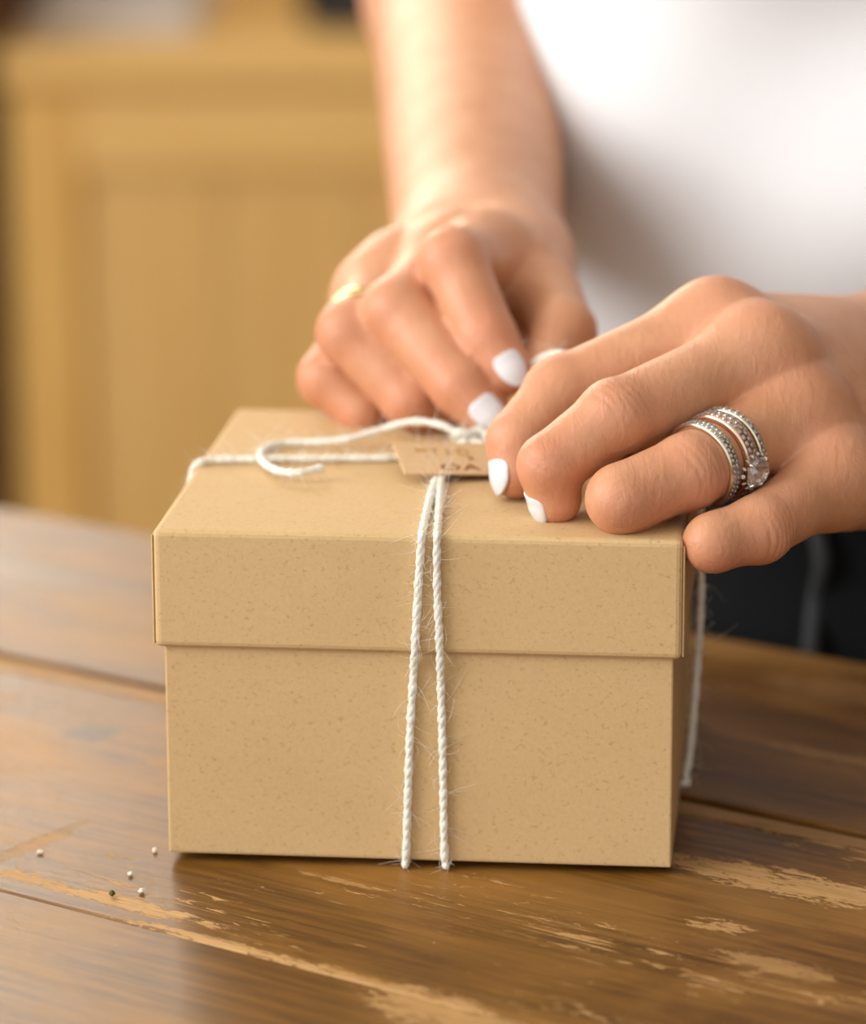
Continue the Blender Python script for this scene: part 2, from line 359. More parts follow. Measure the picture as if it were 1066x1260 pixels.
box('apron', (T0+.08, .165, -.14), (T1-.08, .19, -.0605), WOODS[0], table, world=False, bevel=.002)
box('apron', (T0+.08, -.63, -.14), (T1-.08, -.605, -.0605), WOODS[0], table, world=False, bevel=.002)
for u in (T0+.10, T1-.10):
    for v in (-.60, .16): box('leg', (u-.035, v-.035, FZ-TZ), (u+.035, v+.035, -.0605), WOODS[0], table, world=False, bevel=.004)

# ------------------------------------------------------------------ background furniture
CY = 2.10
def bgx(px): return float(at(px, 300, CY)[0])
CT = float(at(200, 62, CY)[2])
cab = empty('pine_sideboard', (.1, CY+.27, FZ), 'honey pine sideboard with framed panel doors in the blurred background', 'sideboard')
x0, x1 = bgx(8), bgx(8)+1.15
def rail(name, lo, hi, m, par, bev=.003): return box(name, lo, hi, m, par, bevel=bev)
rail('carcass', (x0, CY+.022, FZ+.06), (x1, CY+.55, CT-.03), PINE_PANEL, cab)
rail('worktop', (x0-.006, CY-.006, CT-.03), (x1+.02, CY+.60, CT), PINE_X, cab, .006)
rail('plinth', (x0+.02, CY+.05, FZ), (x1-.02, CY+.52, FZ+.06), PINE_X, cab)
DT, DB = CT-.034, FZ+.075
for d0, d1 in ((x0+.004, x0+.568), (x0+.574, x1-.004)):
    door = rail('door', (d0, CY+.012, DB), (d1, CY+.021, DT), PINE_PANEL, cab, .001)
    st = .056
    rail('stile', (d0, CY-.004, DB), (d0+st, CY+.0118, DT), PINE, door); rail('stile', (d1-st, CY-.004, DB), (d1, CY+.0118, DT), PINE, door)
    rail('rail', (d0+st+.0005, CY-.004, DT-.062), (d1-st-.0005, CY+.0118, DT), PINE_X, door); rail('rail', (d0+st+.0005, CY-.004, DB), (d1-st-.0005, CY+.0118, DB+.07), PINE_X, door)
    bw = (d1-d0-2*st)/4
    for k in range(4): rail('panel_board', (d0+st+k*bw+.001, CY+.006, DB+.071), (d0+st+(k+1)*bw-.001, CY+.0118, DT-.063), PINE_PANEL, door, .002)
    bm = bmesh.new(); kx = d1-.03 if d0 < x0+.3 else d0+.03
    lathe(bm, [(.004, 0), (.005, .010), (.012, .016), (.013, .022), (.008, .027)], (0, 0, 0), 20)
    bm.transform(Matrix.Translation((kx, CY-.004, -.42)) @ Matrix.Rotation(PI/2, 4, 'X')); link('knob', bm_mesh('knob', bm), STEEL, door, smooth=True)
ward = empty('dark_gap_cupboard', (x0-.3, CY+.2, FZ), 'dark cupboard added for the shadowed gap left of the pine sideboard', 'cupboard')  # added body whose dark colour gives the shadow in the gap here
wx1 = x0-.012
rail('side_panel', (wx1-.02, CY-.02, FZ), (wx1, CY+.55, .42), GAP_BROWN, ward); rail('side_panel', (wx1-.56, CY-.02, FZ), (wx1-.54, CY+.55, .42), GAP_BROWN, ward)
rail('back_panel', (wx1-.539, CY+.53, FZ), (wx1-.021, CY+.55, .42), GAP_BROWN, ward); rail('top_panel', (wx1-.58, CY-.04, .421), (wx1+.006, CY+.56, .445), GAP_BROWN, ward)
for k in range(2): rail('door', (wx1-.538+k*.26, CY-.018, FZ+.03), (wx1-.281+k*.26, CY+.0, .415), GAP_BROWN, ward)
# things on the sideboard
cl = empty('sheen_cloth', (bgx(110), CY+.24, CT), 'pale cloth added for the window sheen on the sideboard top', 'cloth')  # pale sheet added to give the worktop its whitish window sheen
for k in range(3): rail('fold', (bgx(20)+.003*k, CY+.10+.004*k, CT+.0005+.006*k), (bgx(240)-.004*k, CY+.42-.003*k, CT+.006+.006*k), IVORY, cl, .0025)
px_ = at(436, 33, CY+.12); pot = empty('black_pot', (float(px_[0]), CY+.17, CT), 'black enamel pot standing on the sideboard behind the arm', 'pot')
bm = bmesh.new(); lathe(bm, [(.040, 0), (.046, .004), (.047, .10), (.050, .104), (.044, .104), (.042, .01)], (px_[0], CY+.17, CT), 40); link('pot_body', bm_mesh('pot_body', bm), BLACK, pot, smooth=False)
bm = bmesh.new(); lathe(bm, [(.050, .1045), (.048, .110), (.02, .118), (.006, .12), (.006, .128), (.012, .134), (.004, .142)], (px_[0], CY+.17, CT), 40); link('pot_lid', bm_mesh('pot_lid', bm), BLACK, pot, smooth=False)

# ------------------------------------------------------------------ gift box
YAW = -0.10284; HB, HL = .08412, .05405          # height of the box, height of the lid's lower edge
LW, LD, BW = .130, .13731, .12584
BX = np.array([math.cos(YAW), math.sin(YAW), 0]); BY = np.array([-math.sin(YAW), math.cos(YAW), 0])
def bl(x, y, z): return BX*x+BY*y+np.array([0, 0, z])      # box-local (y = 0 at the lid's front face) to world
Mbox = Matrix.Rotation(YAW, 4, 'Z')
gift = empty('gift_box', bl(0, LD/2, 0), 'square kraft cardboard gift box tied with cream twine', 'box', YAW)
g = (LW-BW)/2
bm = bmesh.new(); t = .0011
add_box(bm, (-BW/2, g, 0), (BW/2, LD-g, t), None, .0004)
add_box(bm, (-BW/2, g, 0), (BW/2, g+t, HB-.004), None, .0005); add_box(bm, (-BW/2, LD-g-t, 0), (BW/2, LD-g, HB-.004), None, .0005)
add_box(bm, (-BW/2, g+t, 0), (-BW/2+t, LD-g-t, HB-.004), None, .0003); add_box(bm, (BW/2-t, g+t, 0), (BW/2, LD-g-t, HB-.004), None, .0003)
bm.transform(Mbox); link('box_base', bm_mesh('box_base', bm), KRAFT, gift)
# lid: a shell with rounded folds; the side flaps stand a hair proud so their seams show
bm = bmesh.new(); add_box(bm, (-LW/2, 0, HL), (LW/2, LD, HB), None, .0016, 3)
low = [f for f in bm.faces if f.normal.z < -.9 and f.calc_area() > .002]
r = bmesh.ops.inset_region(bm, faces=low, thickness=.0012)
r = bmesh.ops.extrude_face_region(bm, geom=low)
bmesh.ops.translate(bm, vec=(0, 0, HB-HL-.0015), verts=[v for v in r['geom'] if isinstance(v, bmesh.types.BMVert)])
bmesh.ops.delete(bm, geom=low, context='FACES')
bm.transform(Mbox); lid = link('lid', bm_mesh('lid', bm), KRAFT, gift)
# folded side flaps, wrapped round the corners
for sx in (-1, 1):
    bm = bmesh.new(); a, b = sorted((sx*(LW/2+.00004), sx*(LW/2+.0005)))
    add_box(bm, (a, .0008, HL+.0006), (b, LD-.0008, HB-.0016), Mbox, .0002, 1); link('side_flap', bm_mesh('side_flap', bm), KRAFT, lid)

# ------------------------------------------------------------------ twine
RT_ = .00115
LIDF, BASEF = bl(0, -RT_, 0), bl(0, g-RT_, 0)
def onlid(px, py, up=RT_): return atz(px, py, HB+up)
def front(px, py, base=False): return atp(px, py, BASEF if base else LIDF, BY)
KN = at(574, 541, .084)
twine = empty('twine', KN, 'cream cotton twine wrapped around the gift box and tied on its lid', 'twine')
strand_paths = []
def loc(p): return float(p@BX), float(p@BY)
def wrap_front(pts_top, pts_lid, pts_base, bottom):
    P = [KN+V((0, .001, -.002)), onlid(562, 551)]+[onlid(*q) for q in pts_top]
    e = loc(front(*pts_lid[0])); P.append(bl(e[0], -.0006, HB+.0003))
    P += [front(*q) for q in pts_lid]
    P += [front(*q, True) for q in pts_base]
    b = loc(front(*bottom, True)); P += [bl(b[0], g-.0007, -.0004), bl(b[0], g+.004, -RT_), bl(b[0]*.6, LD*.5, -RT_), bl(b[0]*.4, LD-g-.004, -RT_), bl(b[0]*.4, LD-g+RT_, .002)]
    P += [bl(b[0]*.3, LD+RT_, HL), bl(b[0]*.2, LD+RT_, HB-.002), bl(b[0]*.2, LD-.004, HB+RT_), KN+V((0, .001, -.002))]
    return P
strand_paths.append(('wrap_strand', wrap_front([(548, 570), (536, 592), (528, 618)], [(519, 660), (515, 720), (511, 792)], [(509, 830), (505, 900), (502, 980), (500, 1050)], (499, 1058))))
strand_paths.append(('wrap_strand', wrap_front([(551, 568), (543, 592), (541, 618)], [(538, 660), (538, 720), (541, 792)], [(543, 850), (545, 930), (546, 990), (547, 1052)], (548, 1060))))
Ls = loc(onlid(245, 567)); my = Ls[1]
P = [KN+V((0, 0, -.003)), onlid(490, 563), onlid(420, 564), onlid(330, 565), onlid(262, 566)]
P += [bl(-LW/2+.0015, my-.0005, HB+.0010), bl(-LW/2-.0010, my-.001, HB-.0010), bl(-LW/2-.0018, my-.0015, HB-.012), bl(-LW/2-.0018, my-.001, HL), bl(-BW/2-.0022, my, HL-.02), bl(-BW/2-RT_, my, .002),
      bl(-BW/2+.004, my, -RT_), bl(0, my+.012, -RT_-.0003), bl(BW/2-.004, my+.004, -RT_), bl(BW/2+.0010, my+.004, .0015), bl(BW/2+.0030, my+.003, .02), bl(LW/2+.0024, my+.002, HL-.004), bl(LW/2+.0020, my, HL+.012),
      bl(LW/2+.0016, my, HB-.002), bl(LW/2-.001, my, HB+.0011), bl(LW/2-.02, my, HB+RT_), KN+V((.002, 0, -.003))]
strand_paths.append(('wrap_strand', P))
tail = [KN, at(563, 533, .083), at(540, 522, .086), at(505, 519, .090), at(465, 530, .093), onlid(430, 540, .0030), onlid(395, 544, .0018), onlid(355, 545), onlid(331, 549), onlid(321, 558), onlid(325, 569, .0018), onlid(342, 579, .0026), onlid(368, 582, .0028), onlid(399, 575, .0034)]
strand_paths.append(('tail_end', tail))
tk = np.linspace(0, 2*PI, 60)
tre = np.stack([(np.sin(tk)+2*np.sin(2*tk))*.0016, (np.cos(tk)-2*np.cos(2*tk))*.0014, -np.sin(3*tk)*.0016], -1)
strand_paths.append(('knot', [KN+np.array([p[0]+.001, p[2]*.9, p[1]*.8]) for p in tre]))
strand_paths.append(('bow_end', [KN+V((.0015, 0, .001)), at(590, 538, .088), at(606, 520, .095), at(628, 480, .098), at(650, 452, .098), at(668, 440, .097), at(690, 435, .094), at(712, 446, .088), at(722, 480, .084), at(712, 515, .081)]))
strand_paths.append(('frayed_tip', [KN+V((0, -.001, 0)), at(572, 548, .080), at(566, 553, .078)]))
strand_paths.append(('frayed_tip', [KN+V((.001, 0, 0)), at(585, 545, .081), at(597, 548, .079)]))
allC = []
for nm, P in strand_paths:
    C = spline(P, .00045)
    for _ in range(12): C[1:-1] = .5*C[1:-1]+.25*(C[:-2]+C[2:])
    allC.append(C); v, f = twine_arrays(C); link(nm, mesh_np(nm, v, f), TWINE, twine, smooth=True)
vs, fs, o = [], [], 0
rng = np.random.default_rng(5)
for C in allC:
    T, Nn, B = frames(C); length = np.sum(np.linalg.norm(np.diff(C, axis=0), axis=1))
    for k in range(int(length*1800)):
        i = rng.integers(1, len(C)-1); a = rng.uniform(0, 2*PI); d = math.cos(a)*Nn[i]+math.sin(a)*B[i]
        ln = rng.uniform(.0015, .0055) if rng.random() < .9 else rng.uniform(.005, .009)
        dirv = nrm(d+T[i]*rng.normal(0, .9)); bend = rng.normal(0, 1, 3)*ln*.45
        H = np.array([C[i]+d*.0008+dirv*ln*s+bend*s*s for s in np.linspace(0, 1, 5)])
        v, f = tube_arrays(H, np.array([.00005, .00005, .000045, .00004, .000025]), 3, o); vs.append(v); fs.append(f); o += len(v)
fz = link('stray_fibers', mesh_np('stray_fibers', np.vstack(vs), np.vstack(fs)), TWINE, twine); fz['kind'] = 'stuff'

# ------------------------------------------------------------------ tag
BL_ = at(498, 583, .0515); TL_ = at(482, 545, .0725)
eh = TL_-BL_; hh = np.linalg.norm(eh); eh /= hh
ew = nrm(V((.985, .14, -.06))); ew = nrm(ew-eh*np.dot(ew, eh)); en = np.cross(ew, eh)
TWd = .046
gt = empty('gift_tag', BL_+ew*TWd/2, 'small kraft paper gift tag with brown and gold lettering under the fingertips', 'tag')
Mt = Matrix(((ew[0], eh[0], en[0], BL_[0]), (ew[1], eh[1], en[1], BL_[1]), (ew[2], eh[2], en[2], BL_[2]), (0, 0, 0, 1)))
box('card', (0, 0, -.0003), (TWd, hh, .0003), KRAFT_TAG, gt, M=Mt, bevel=.00012, seg=1)
def tag_uv(px, py): p = atp(px, py, BL_, en)-BL_; return float(p@ew), float(p@eh)
def lettering(name, txt, px0, px1, pyb, pyt, m):
    u0, v0 = tag_uv(px0, pyb); u1, _ = tag_uv(px1, pyb); _, v1 = tag_uv((px0+px1)/2, pyt)
    c = bpy.data.curves.new(name, 'FONT'); c.body = txt; c.size = 1; c.extrude = 0; c.offset = .018; c.space_character = 1.12
    o = bpy.data.objects.new('tmp', c); COL.objects.link(o); bpy.context.view_layer.update()
    me = bpy.data.meshes.new_from_object(o); bpy.data.objects.remove(o); me.name = name
    co = np.array([v.co[:] for v in me.vertices]); lo, hi = co.min(0), co.max(0)
    for v in me.vertices:
        x = u0+(v.co.x-lo[0])/(hi[0]-lo[0])*(u1-u0); y = v0+(v.co.y-lo[1])/(hi[1]-lo[1])*(v1-v0)
        v.co = Mt @ Vector((x, y, .00036))
    me.materials.clear(); return link(name, me, m, gt)
lettering('brown_lettering', 'OA', 544, 593, 580, 572.5, INK)
lettering('brown_lettering', 'x', 576, 585, 567.5, 563.5, INK)
lettering('gold_lettering', 'T I O', 530, 579, 562, 553.5, FOIL)
lettering('gold_lettering', '-', 511, 525, 557, 554, FOIL)

# ------------------------------------------------------------------ implicit surfaces
class Field:
    def __init__(s, lo, hi, h):
        s.lo = V(lo); s.h = h; s.n = np.ceil((V(hi)-s.lo)/h).astype(int)+1
        s.ax = [(s.lo[i]+h*np.arange(s.n[i])).astype(np.float32) for i in range(3)]
        s.F = np.full(s.n, .05, np.float32)
    def sub(s, lo, hi):
        a = np.clip(np.floor((V(lo)-s.lo)/s.h).astype(int), 0, s.n); b = np.clip(np.ceil((V(hi)-s.lo)/s.h).astype(int)+1, 0, s.n)
        return tuple(slice(i, j) for i, j in zip(a, b))
    def pts(s, sl): return (s.ax[0][sl[0]][:, None, None], s.ax[1][sl[1]][None, :, None], s.ax[2][sl[2]][None, None, :])
def smin(a, b, k):
    if k <= 0: return np.minimum(a, b)
    h = np.maximum(k-np.abs(a-b), 0)/k; return np.minimum(a, b)-h*h*k*.25
def cone(X, a, b, r1, r2):
    ab = V(b)-V(a); L2 = float(ab@ab)+1e-12
    d = [X[i]-np.float32(a[i]) for i in range(3)]
    t = np.clip((d[0]*ab[0]+d[1]*ab[1]+d[2]*ab[2])/L2, 0, 1).astype(np.float32)
    q = [d[i]-t*np.float32(ab[i]) for i in range(3)]
    return np.sqrt(q[0]**2+q[1]**2+q[2]**2)-(r1+(r2-r1)*t)
def ellip(X, c, R3, rad):
    """ellipsoid, R3 rows = axes"""
    d = [X[i]-np.float32(c[i]) for i in range(3)]; q = [sum(d[i]*np.float32(R3[k][i]) for i in range(3))/rad[k] for k in range(3)]
    k0 = np.sqrt(q[0]**2+q[1]**2+q[2]**2); k1 = np.sqrt((q[0]/rad[0])**2+(q[1]/rad[1])**2+(q[2]/rad[2])**2)+1e-9
    return k0*(k0-1)/k1
def paint(fld, prims, base=None, mode=None, kk=.005):
    """smooth union of prims [(kind, args, k)] in their own bounding box; returns (slices, array)"""
    lo = np.full(3, 9.); hi = -lo
    for kind, args, k in prims:
        if kind == 'c': P = [V(args[0]), V(args[1])]; r = max(args[2:4])
        else: P = [V(args[0])]; r = max(args[2])
        for p in P: lo = np.minimum(lo, p-r-.012); hi = np.maximum(hi, p+r+.012)
    sl = fld.sub(lo, hi); X = fld.pts(sl); A = np.full(tuple(s_.stop-s_.start for s_ in sl), .05, np.float32)
    if 0 in A.shape: return sl, A
    for kind, args, k in prims:
        d = cone(X, *args) if kind == 'c' else ellip(X, *args)
        A = smin(A, d.astype(np.float32), k)
    return sl, A
def surface_nets(fld):
    F = fld.F; s = F < 0
    cnt = np.zeros(tuple(np.array(F.shape)-1), np.int8)
    for i in (0, 1):
        for j in (0, 1):
            for k in (0, 1): cnt += s[i:F.shape[0]-1+i, j:F.shape[1]-1+j, k:F.shape[2]-1+k]
    act = (cnt > 0) & (cnt < 8); idx = np.argwhere(act)
    vid = np.full(act.shape, -1, np.int32); vid[act] = np.arange(len(idx))
    c = {}
    for i in (0, 1):
        for j in (0, 1):
            for k in (0, 1): c[i, j, k] = F[idx[:, 0]+i, idx[:, 1]+j, idx[:, 2]+k]
    acc = np.zeros((len(idx), 3)); n = np.zeros(len(idx))
    for a in range(3):
        o1, o2 = [q for q in range(3) if q != a]
        for i in (0, 1):
            for j in (0, 1):
                p = [0, 0, 0]; p[o1] = i; p[o2] = j; q = list(p); q[a] = 1
                fa, fb = c[tuple(p)], c[tuple(q)]; m = (fa < 0) != (fb < 0)
                t = np.where(m, fa/(fa-fb+1e-20), 0)
                w_ = np.zeros((len(idx), 3)); w_[:, o1] = i; w_[:, o2] = j; w_[:, a] = t
                acc += w_*m[:, None]; n += m
    verts = fld.lo+fld.h*(idx+acc/n[:, None])
    faces = []
    for a in range(3):
        sh = [slice(1, -1)]*3; sh[a] = slice(0, -1); sh2 = [slice(1, -1)]*3; sh2[a] = slice(1, None)
        s0, s1 = s[tuple(sh)], s[tuple(sh2)]; e = np.argwhere(s0 != s1)
        fl = s0[s0 != s1]
        base = e.copy(); o1, o2 = (a+1) % 3, (a+2) % 3
        for q in (o1, o2): base[:, q] += 1
        def vv(d1, d2):
            b_ = base.copy(); b_[:, o1] -= d1; b_[:, o2] -= d2; return vid[b_[:, 0], b_[:, 1], b_[:, 2]]
        Q = np.stack([vv(1, 1), vv(0, 1), vv(0, 0), vv(1, 0)], -1)
        Q[~fl] = Q[~fl][:, ::-1]; faces.append(Q)
    Fc = np.vstack(faces); Fc = Fc[(Fc >= 0).all(1)]
    return verts, Fc
def vnormals(v, f):
    n = np.cross(v[f[:, 2]]-v[f[:, 0]], v[f[:, 3]]-v[f[:, 1]]); out = np.zeros_like(v)
    for k in range(4): np.add.at(out, f[:, k], n)
    return out/(np.linalg.norm(out, axis=1)[:, None]+1e-12)
def relax(v, f, it, lam=.5):
    for _ in range(it):
        acc = np.zeros_like(v); n = np.zeros(len(v))
        for k in range(4):
            np.add.at(acc, f[:, k], v[f[:, (k+1) % 4]]); np.add.at(n, f[:, k], 1)
            np.add.at(acc, f[:, k], v[f[:, (k-1) % 4]]); np.add.at(n, f[:, k], 1)
        v = v+lam*(acc/np.maximum(n, 1)[:, None]-v)
    return v

# ------------------------------------------------------------------ hands
mm = .001
def hand_field(fld, H):
    """H: wrist (two points), fingers {name: (joints, radii)}, extra palm primitives"""
    mc = [V(H['f'][n][0][0]) for n in ('index', 'middle', 'ring', 'little')]
    W = V(H['wrist']); lat = nrm(mc[0]-mc[3]); fw_ = nrm(W-sum(mc)/4); lat = nrm(lat-fw_*np.dot(lat, fw_))
    palm = []
    rm = H.get('rm', (10.5, 10.8, 10.3, 9.3))
    for i, m_ in enumerate(mc):
        base = W+lat*(12.5-8.5*i)*mm
        palm.append(('c', (m_, base, rm[i]*mm, 13.5*mm), 9*mm))
    for i in range(3):
        palm.append(('c', ((mc[i]+mc[i+1])/2+fw_*8*mm+V(H['palmdir'])*3*mm, W+lat*(8-8*i)*mm, 9*mm, 12*mm), 8*mm))
    for i in range(3): palm.append(('c', (mc[i]+V(H['palmdir'])*1.0*mm, mc[i+1]+V(H['palmdir'])*1.0*mm, (rm[i]-1.0)*mm, (rm[i+1]-1.0)*mm), 8*mm))
    palm += H.get('palm', [])
    for p, q, r1, r2 in H['arm']: palm.append(('c', (p, q, r1*mm, r2*mm), 14*mm))
    sl, A = paint(fld, palm); fld.F[sl] = np.minimum(fld.F[sl], A)
    P0 = fld.F.copy()
    for n, (J, R) in H['f'].items():
        pr = []
        for a in range(3):
            J0, J1 = V(J[a]), V(J[a+1]); mid = (J0+J1)/2; r0, r1 = R[a]*mm, R[a+1]*mm
            rmid = (r0+r1)/2*(.97 if a == 0 else 1.0)
            bulge = V(H['palmdir'])*.8*mm if a < 2 else V((0, 0, 0))
            pr.append(('c', (J0, J1, r0, r1), 1.6*mm))
        sl, A = paint(fld, pr); fld.F[sl] = np.minimum(fld.F[sl], smin(P0[sl], A, (10 if n != 'thumb' else 12)*mm))
    for (p, q, r1, r2, k) in H.get('detail', []):
        sl, A = paint(fld, [('c', (p, q, r1*mm, r2*mm), 1*mm)]); fld.F[sl] = smin(fld.F[sl], A, k*mm)
def finger_frames(J, dorsal_hint):
    J = [V(j) for j in J]; d = V(dorsal_hint); out = []
    for a, b in zip(J, J[1:]):
        ax = nrm(b-a); out.append((ax, nrm(d-ax*np.dot(d, ax))))
    return out
def wrinkle(v, nr, J, dor, amp, seed):
    """skin creases over the back of the finger joints; returns displacement and flush"""
    rg = np.random.default_rng(seed); disp = np.zeros(len(v)); fl = np.zeros(len(v))
    for j, (offs, wd) in ((1, ((-4.6, -2.9, -1.3, .3, 1.9, 3.6), 9.0)), (2, ((-.9, .9), 4.0))):
        c = V(J[j]); ax = nrm(nrm(J[j]-V(J[j-1]))+nrm(V(J[j+1])-J[j])); d = nrm(V(dor)-ax*np.dot(dor, ax)); sd = np.cross(ax, d)
        rel = v-c; dist = np.linalg.norm(rel, axis=1); near = dist < .017
        x = rel@ax/mm; y = rel@sd/mm; z = rel@d/mm
        dm = np.clip((nr@d-.15)/.5, 0, 1)*near
        fl = np.maximum(fl, np.exp(-(dist/mm/11)**2)*np.clip((nr@d+.3), 0, 1))
        for o_ in offs:
            w_ = .50+.15*rg.random(); ph = rg.uniform(0, 6); a_ = amp*rg.uniform(.5, 1.1)
            xx = x-o_-.055*o_*np.abs(y)/3-.30*np.sin(y*.5+ph)
            disp -= a_*dm*np.exp(-(xx/w_)**2)*np.exp(-(y/wd*1.25)**2)
    return disp, fl

# near hand: the person's left hand, back of the hand towards the camera
LWR = at(1135, 468, .120); LEL = V((.365, .225, .135)); LSH = V((.300, .195, .430))
LH = dict(wrist=LWR, palmdir=nrm((.25, .45, -.85)), f=dict(
    index=([at(882, 407, .064), at(692, 484, .050), at(637, 543, .040), at(636, 581, .0365)], (11.6, 9.2, 7.9, 6.7)),
    middle=([at(936, 440, .050), at(757, 514, .0225), at(677, 573, .0155), at(683, 613, .0165)], (11.2, 9.1, 8.0, 6.7)),
    ring=([at(982, 512, .043), at(847, 580, .012), at(765, 614, .0045), at(800, 628, .020)], (10.3, 9.2, 8.6, 7.2)),
    little=([at(1028, 590, .032), at(932, 651, .005), at(878, 668, -.002), at(890, 655, .014)], (9.6, 8.0, 7.2, 6.4)),
    thumb=([at(985, 520, .105), at(850, 520, .098), at(755, 522, .088), at(700, 535, .074)], (12.5, 10.2, 9.2, 7.6))),
    arm=[(LWR, LWR+(LEL-LWR)*.35, 24, 30)])
LH['palm'] = [('c', (at(1085, 500, .120), at(985, 520, .105), 15*mm, 13*mm), 10*mm),
              ('c', (at(1090, 590, .085), at(1040, 600, .045), 13*mm, 11*mm), 8*mm)]
Lf = Field((.010, -.022, .068), (.172, .158, .158), .6*mm)
# tendons and veins on the back of the hand
def back(px, py, Y): return at(px, py, Y)
LH['detail'] = []
mcL = [V(LH['f'][n][0][0]) for n in ('index', 'middle', 'ring', 'little')]
updir = -V(LH['palmdir'])
upn = nrm(updir)
for i, n in enumerate(('index', 'middle', 'ring', 'little')):
    J = LH['f'][n][0]; m_ = V(J[0])
    LH['detail'].append((m_+upn*(2.2 if i == 0 else 3.6)*mm, m_+upn*3.2*mm, 7.6, 7.6, 6))       # knuckle
    e = LWR+nrm(mcL[0]-mcL[3])*(9-6*i)*mm+upn*12.0*mm
    LH['detail'].append((m_+upn*9.3*mm, e, 1.9, 1.6, 4))                 # tendon
    PIPp = V(J[1]); d = nrm(nrm(PIPp-V(J[0]))-nrm(V(J[2])-PIPp)); LH['detail'].append((PIPp+d*1.6*mm, PIPp+d*1.6*mm, 7.6-.8*(i == 3), 7.6-.8*(i == 3), 4))
hand_field(Lf, LH)
lv, lf = surface_nets(Lf); lv = relax(lv, lf, 2, .45)

# far hand: the person's right hand, seen over its knuckles
RWR = at(588, 330, .190); REL = V((.0175, .420, .168)); RSH = V((.095, .455, .430))
RH = dict(wrist=RWR, palmdir=nrm((.1, -.15, -.95)), rm=(10.5, 10.5, 10, 9.2), f=dict(
    index=([at(606, 318, .150), at(558, 322, .118), at(600, 416, .104), at(627, 457, .0985)], (10.8, 9.0, 8.0, 6.5)),
    middle=([at(558, 320, .150), at(490, 383, .118), at(568, 476, .0985), at(602, 513, .0935)], (10.8, 9.2, 8.2, 6.6)),
    ring=([at(496, 338, .156), at(432, 410, .123), at(506, 492, .112), at(540, 512, .118)], (10.2, 8.8, 8.0, 7.0)),
    little=([at(462, 362, .152), at(404, 466, .130), at(446, 506, .124), at(480, 500, .130)], (9.2, 7.7, 6.8, 6.4)),
    thumb=([at(640, 330, .165), at(672, 368, .140), at(694, 408, .118), at(672, 452, .105)], (12.5, 10.0, 9.0, 7.4))),
    arm=[(RWR, REL, 24, 34.5), (REL, RSH, 34.5, 40)])
RH['palm'] = [('c', (at(640, 330, .172), RWR, 13*mm, 16*mm), 10*mm), ('c', (at(560, 400, .150), RWR, 13*mm, 14*mm), 12*mm)]
RH['detail'] = []
for i, n in enumerate(('index', 'middle', 'ring', 'little')):
    J = RH['f'][n][0]; PIPp = V(J[1]); d = nrm(nrm(PIPp-V(J[0]))-nrm(V(J[2])-PIPp)); RH['detail'].append((PIPp+d*1.2*mm, PIPp+d*1.2*mm, 7.6-.8*(i == 3), 7.6-.8*(i == 3), 4))
    m_ = V(J[0]); RH['detail'].append((m_+V((0, -2, 6))*mm, m_+V((0, -2, 6))*mm, 6, 6, 4))
Rf = Field((-.045, .070, .078), (.085, .480, .245), 1.0*mm)
hand_field(Rf, RH)
rv, rf_ = surface_nets(Rf); rv = relax(rv, rf_, 2, .45)

# the rest of the body, coarser
TC = TN*.365+TU*(-.030); TF = -TN; TR = -TU                 # torso centre on the ground, facing, the person's right
def tor(r, f, z): return TC+TR*r+TF*f+np.array([0, 0, z])
NECK = tor(0, .07, .47); HEAD = tor(0, .135, .60)
R3 = (TR, TF, V((0, 0, 1)))
def body_prims():
    p = []
    for z, wv, dv, f in ((-.04, .165, .115, -.01), (.06, .155, .105, 0), (.16, .140, .10, .01), (.27, .150, .105, .035), (.36, .165, .10, .05)):
        p.append(('e', (tor(0, f, z), R3, (wv-.012, dv-.012, .10)), .03))
    p.append(('c', (RSH, LSH, .045, .045), .04)); p.append(('c', (tor(0, .05, .40), NECK+V((0, 0, .06)), .06, .052), .03))
    for sh, el, wr in ((LSH, LEL, LWR), (RSH, REL, RWR)):
        p.append(('c', (sh, el, .042, .033), .03))
    p.append(('c', (LEL, LWR, .033, .024), .02))
    p += [('e', (HEAD, R3, (.072, .092, .100)), .02), ('e', (HEAD+TF*.03-V((0, 0, .06)), R3, (.052, .06, .065)), .03),
          ('c', (HEAD+TF*.092+V((0, 0, .005)), HEAD+TF*.108-V((0, 0, .028)), .008, .012), .012)]
    for s_ in (-1, 1):
        p.append(('e', (HEAD+TR*s_*.072-V((0, 0, .015)), R3, (.010, .018, .030)), .006))
    p += [('c', (HEAD+TF*.088-TR*.02-V((0, 0, .060)), HEAD+TF*.088+TR*.02-V((0, 0, .060)), .007, .007), .008)]
    return p
Bf = Field((-.10, -.02, -.20), (.46, .62, .76), 4*mm)
sl, A = paint(Bf, body_prims()); Bf.F[sl] = A
bv, bf_ = surface_nets(Bf)

parts_v = [lv, rv, bv]; parts_f = [lf, rf_+len(lv), bf_+len(lv)+len(rv)]
n_l = vnormals(lv, lf); disp = np.zeros(len(lv)); flush = [np.zeros(len(lv)), np.zeros(len(rv)), np.zeros(len(bv))]
def dors(J): J = [V(j) for j in J]; return nrm(nrm(J[1]-J[0])-nrm(J[2]-J[1]))
for s_, n in enumerate(('index', 'middle', 'ring', 'little')):
    J = LH['f'][n][0]; d, fl = wrinkle(lv, n_l, J, dors(J), .32*mm, s_); disp += d*.9; flush[0] = np.maximum(flush[0], fl*.9)
    flush[0] = np.maximum(flush[0], .7*np.exp(-(np.linalg.norm(lv-V(J[3]), axis=1)/.010)**2)); flush[0] = np.maximum(flush[0], .45*np.exp(-(np.linalg.norm(lv-V(J[0])-upn*.01, axis=1)/.011)**2))
lv2 = lv+n_l*disp[:, None]
n_r = vnormals(rv, rf_); dR = np.zeros(len(rv))
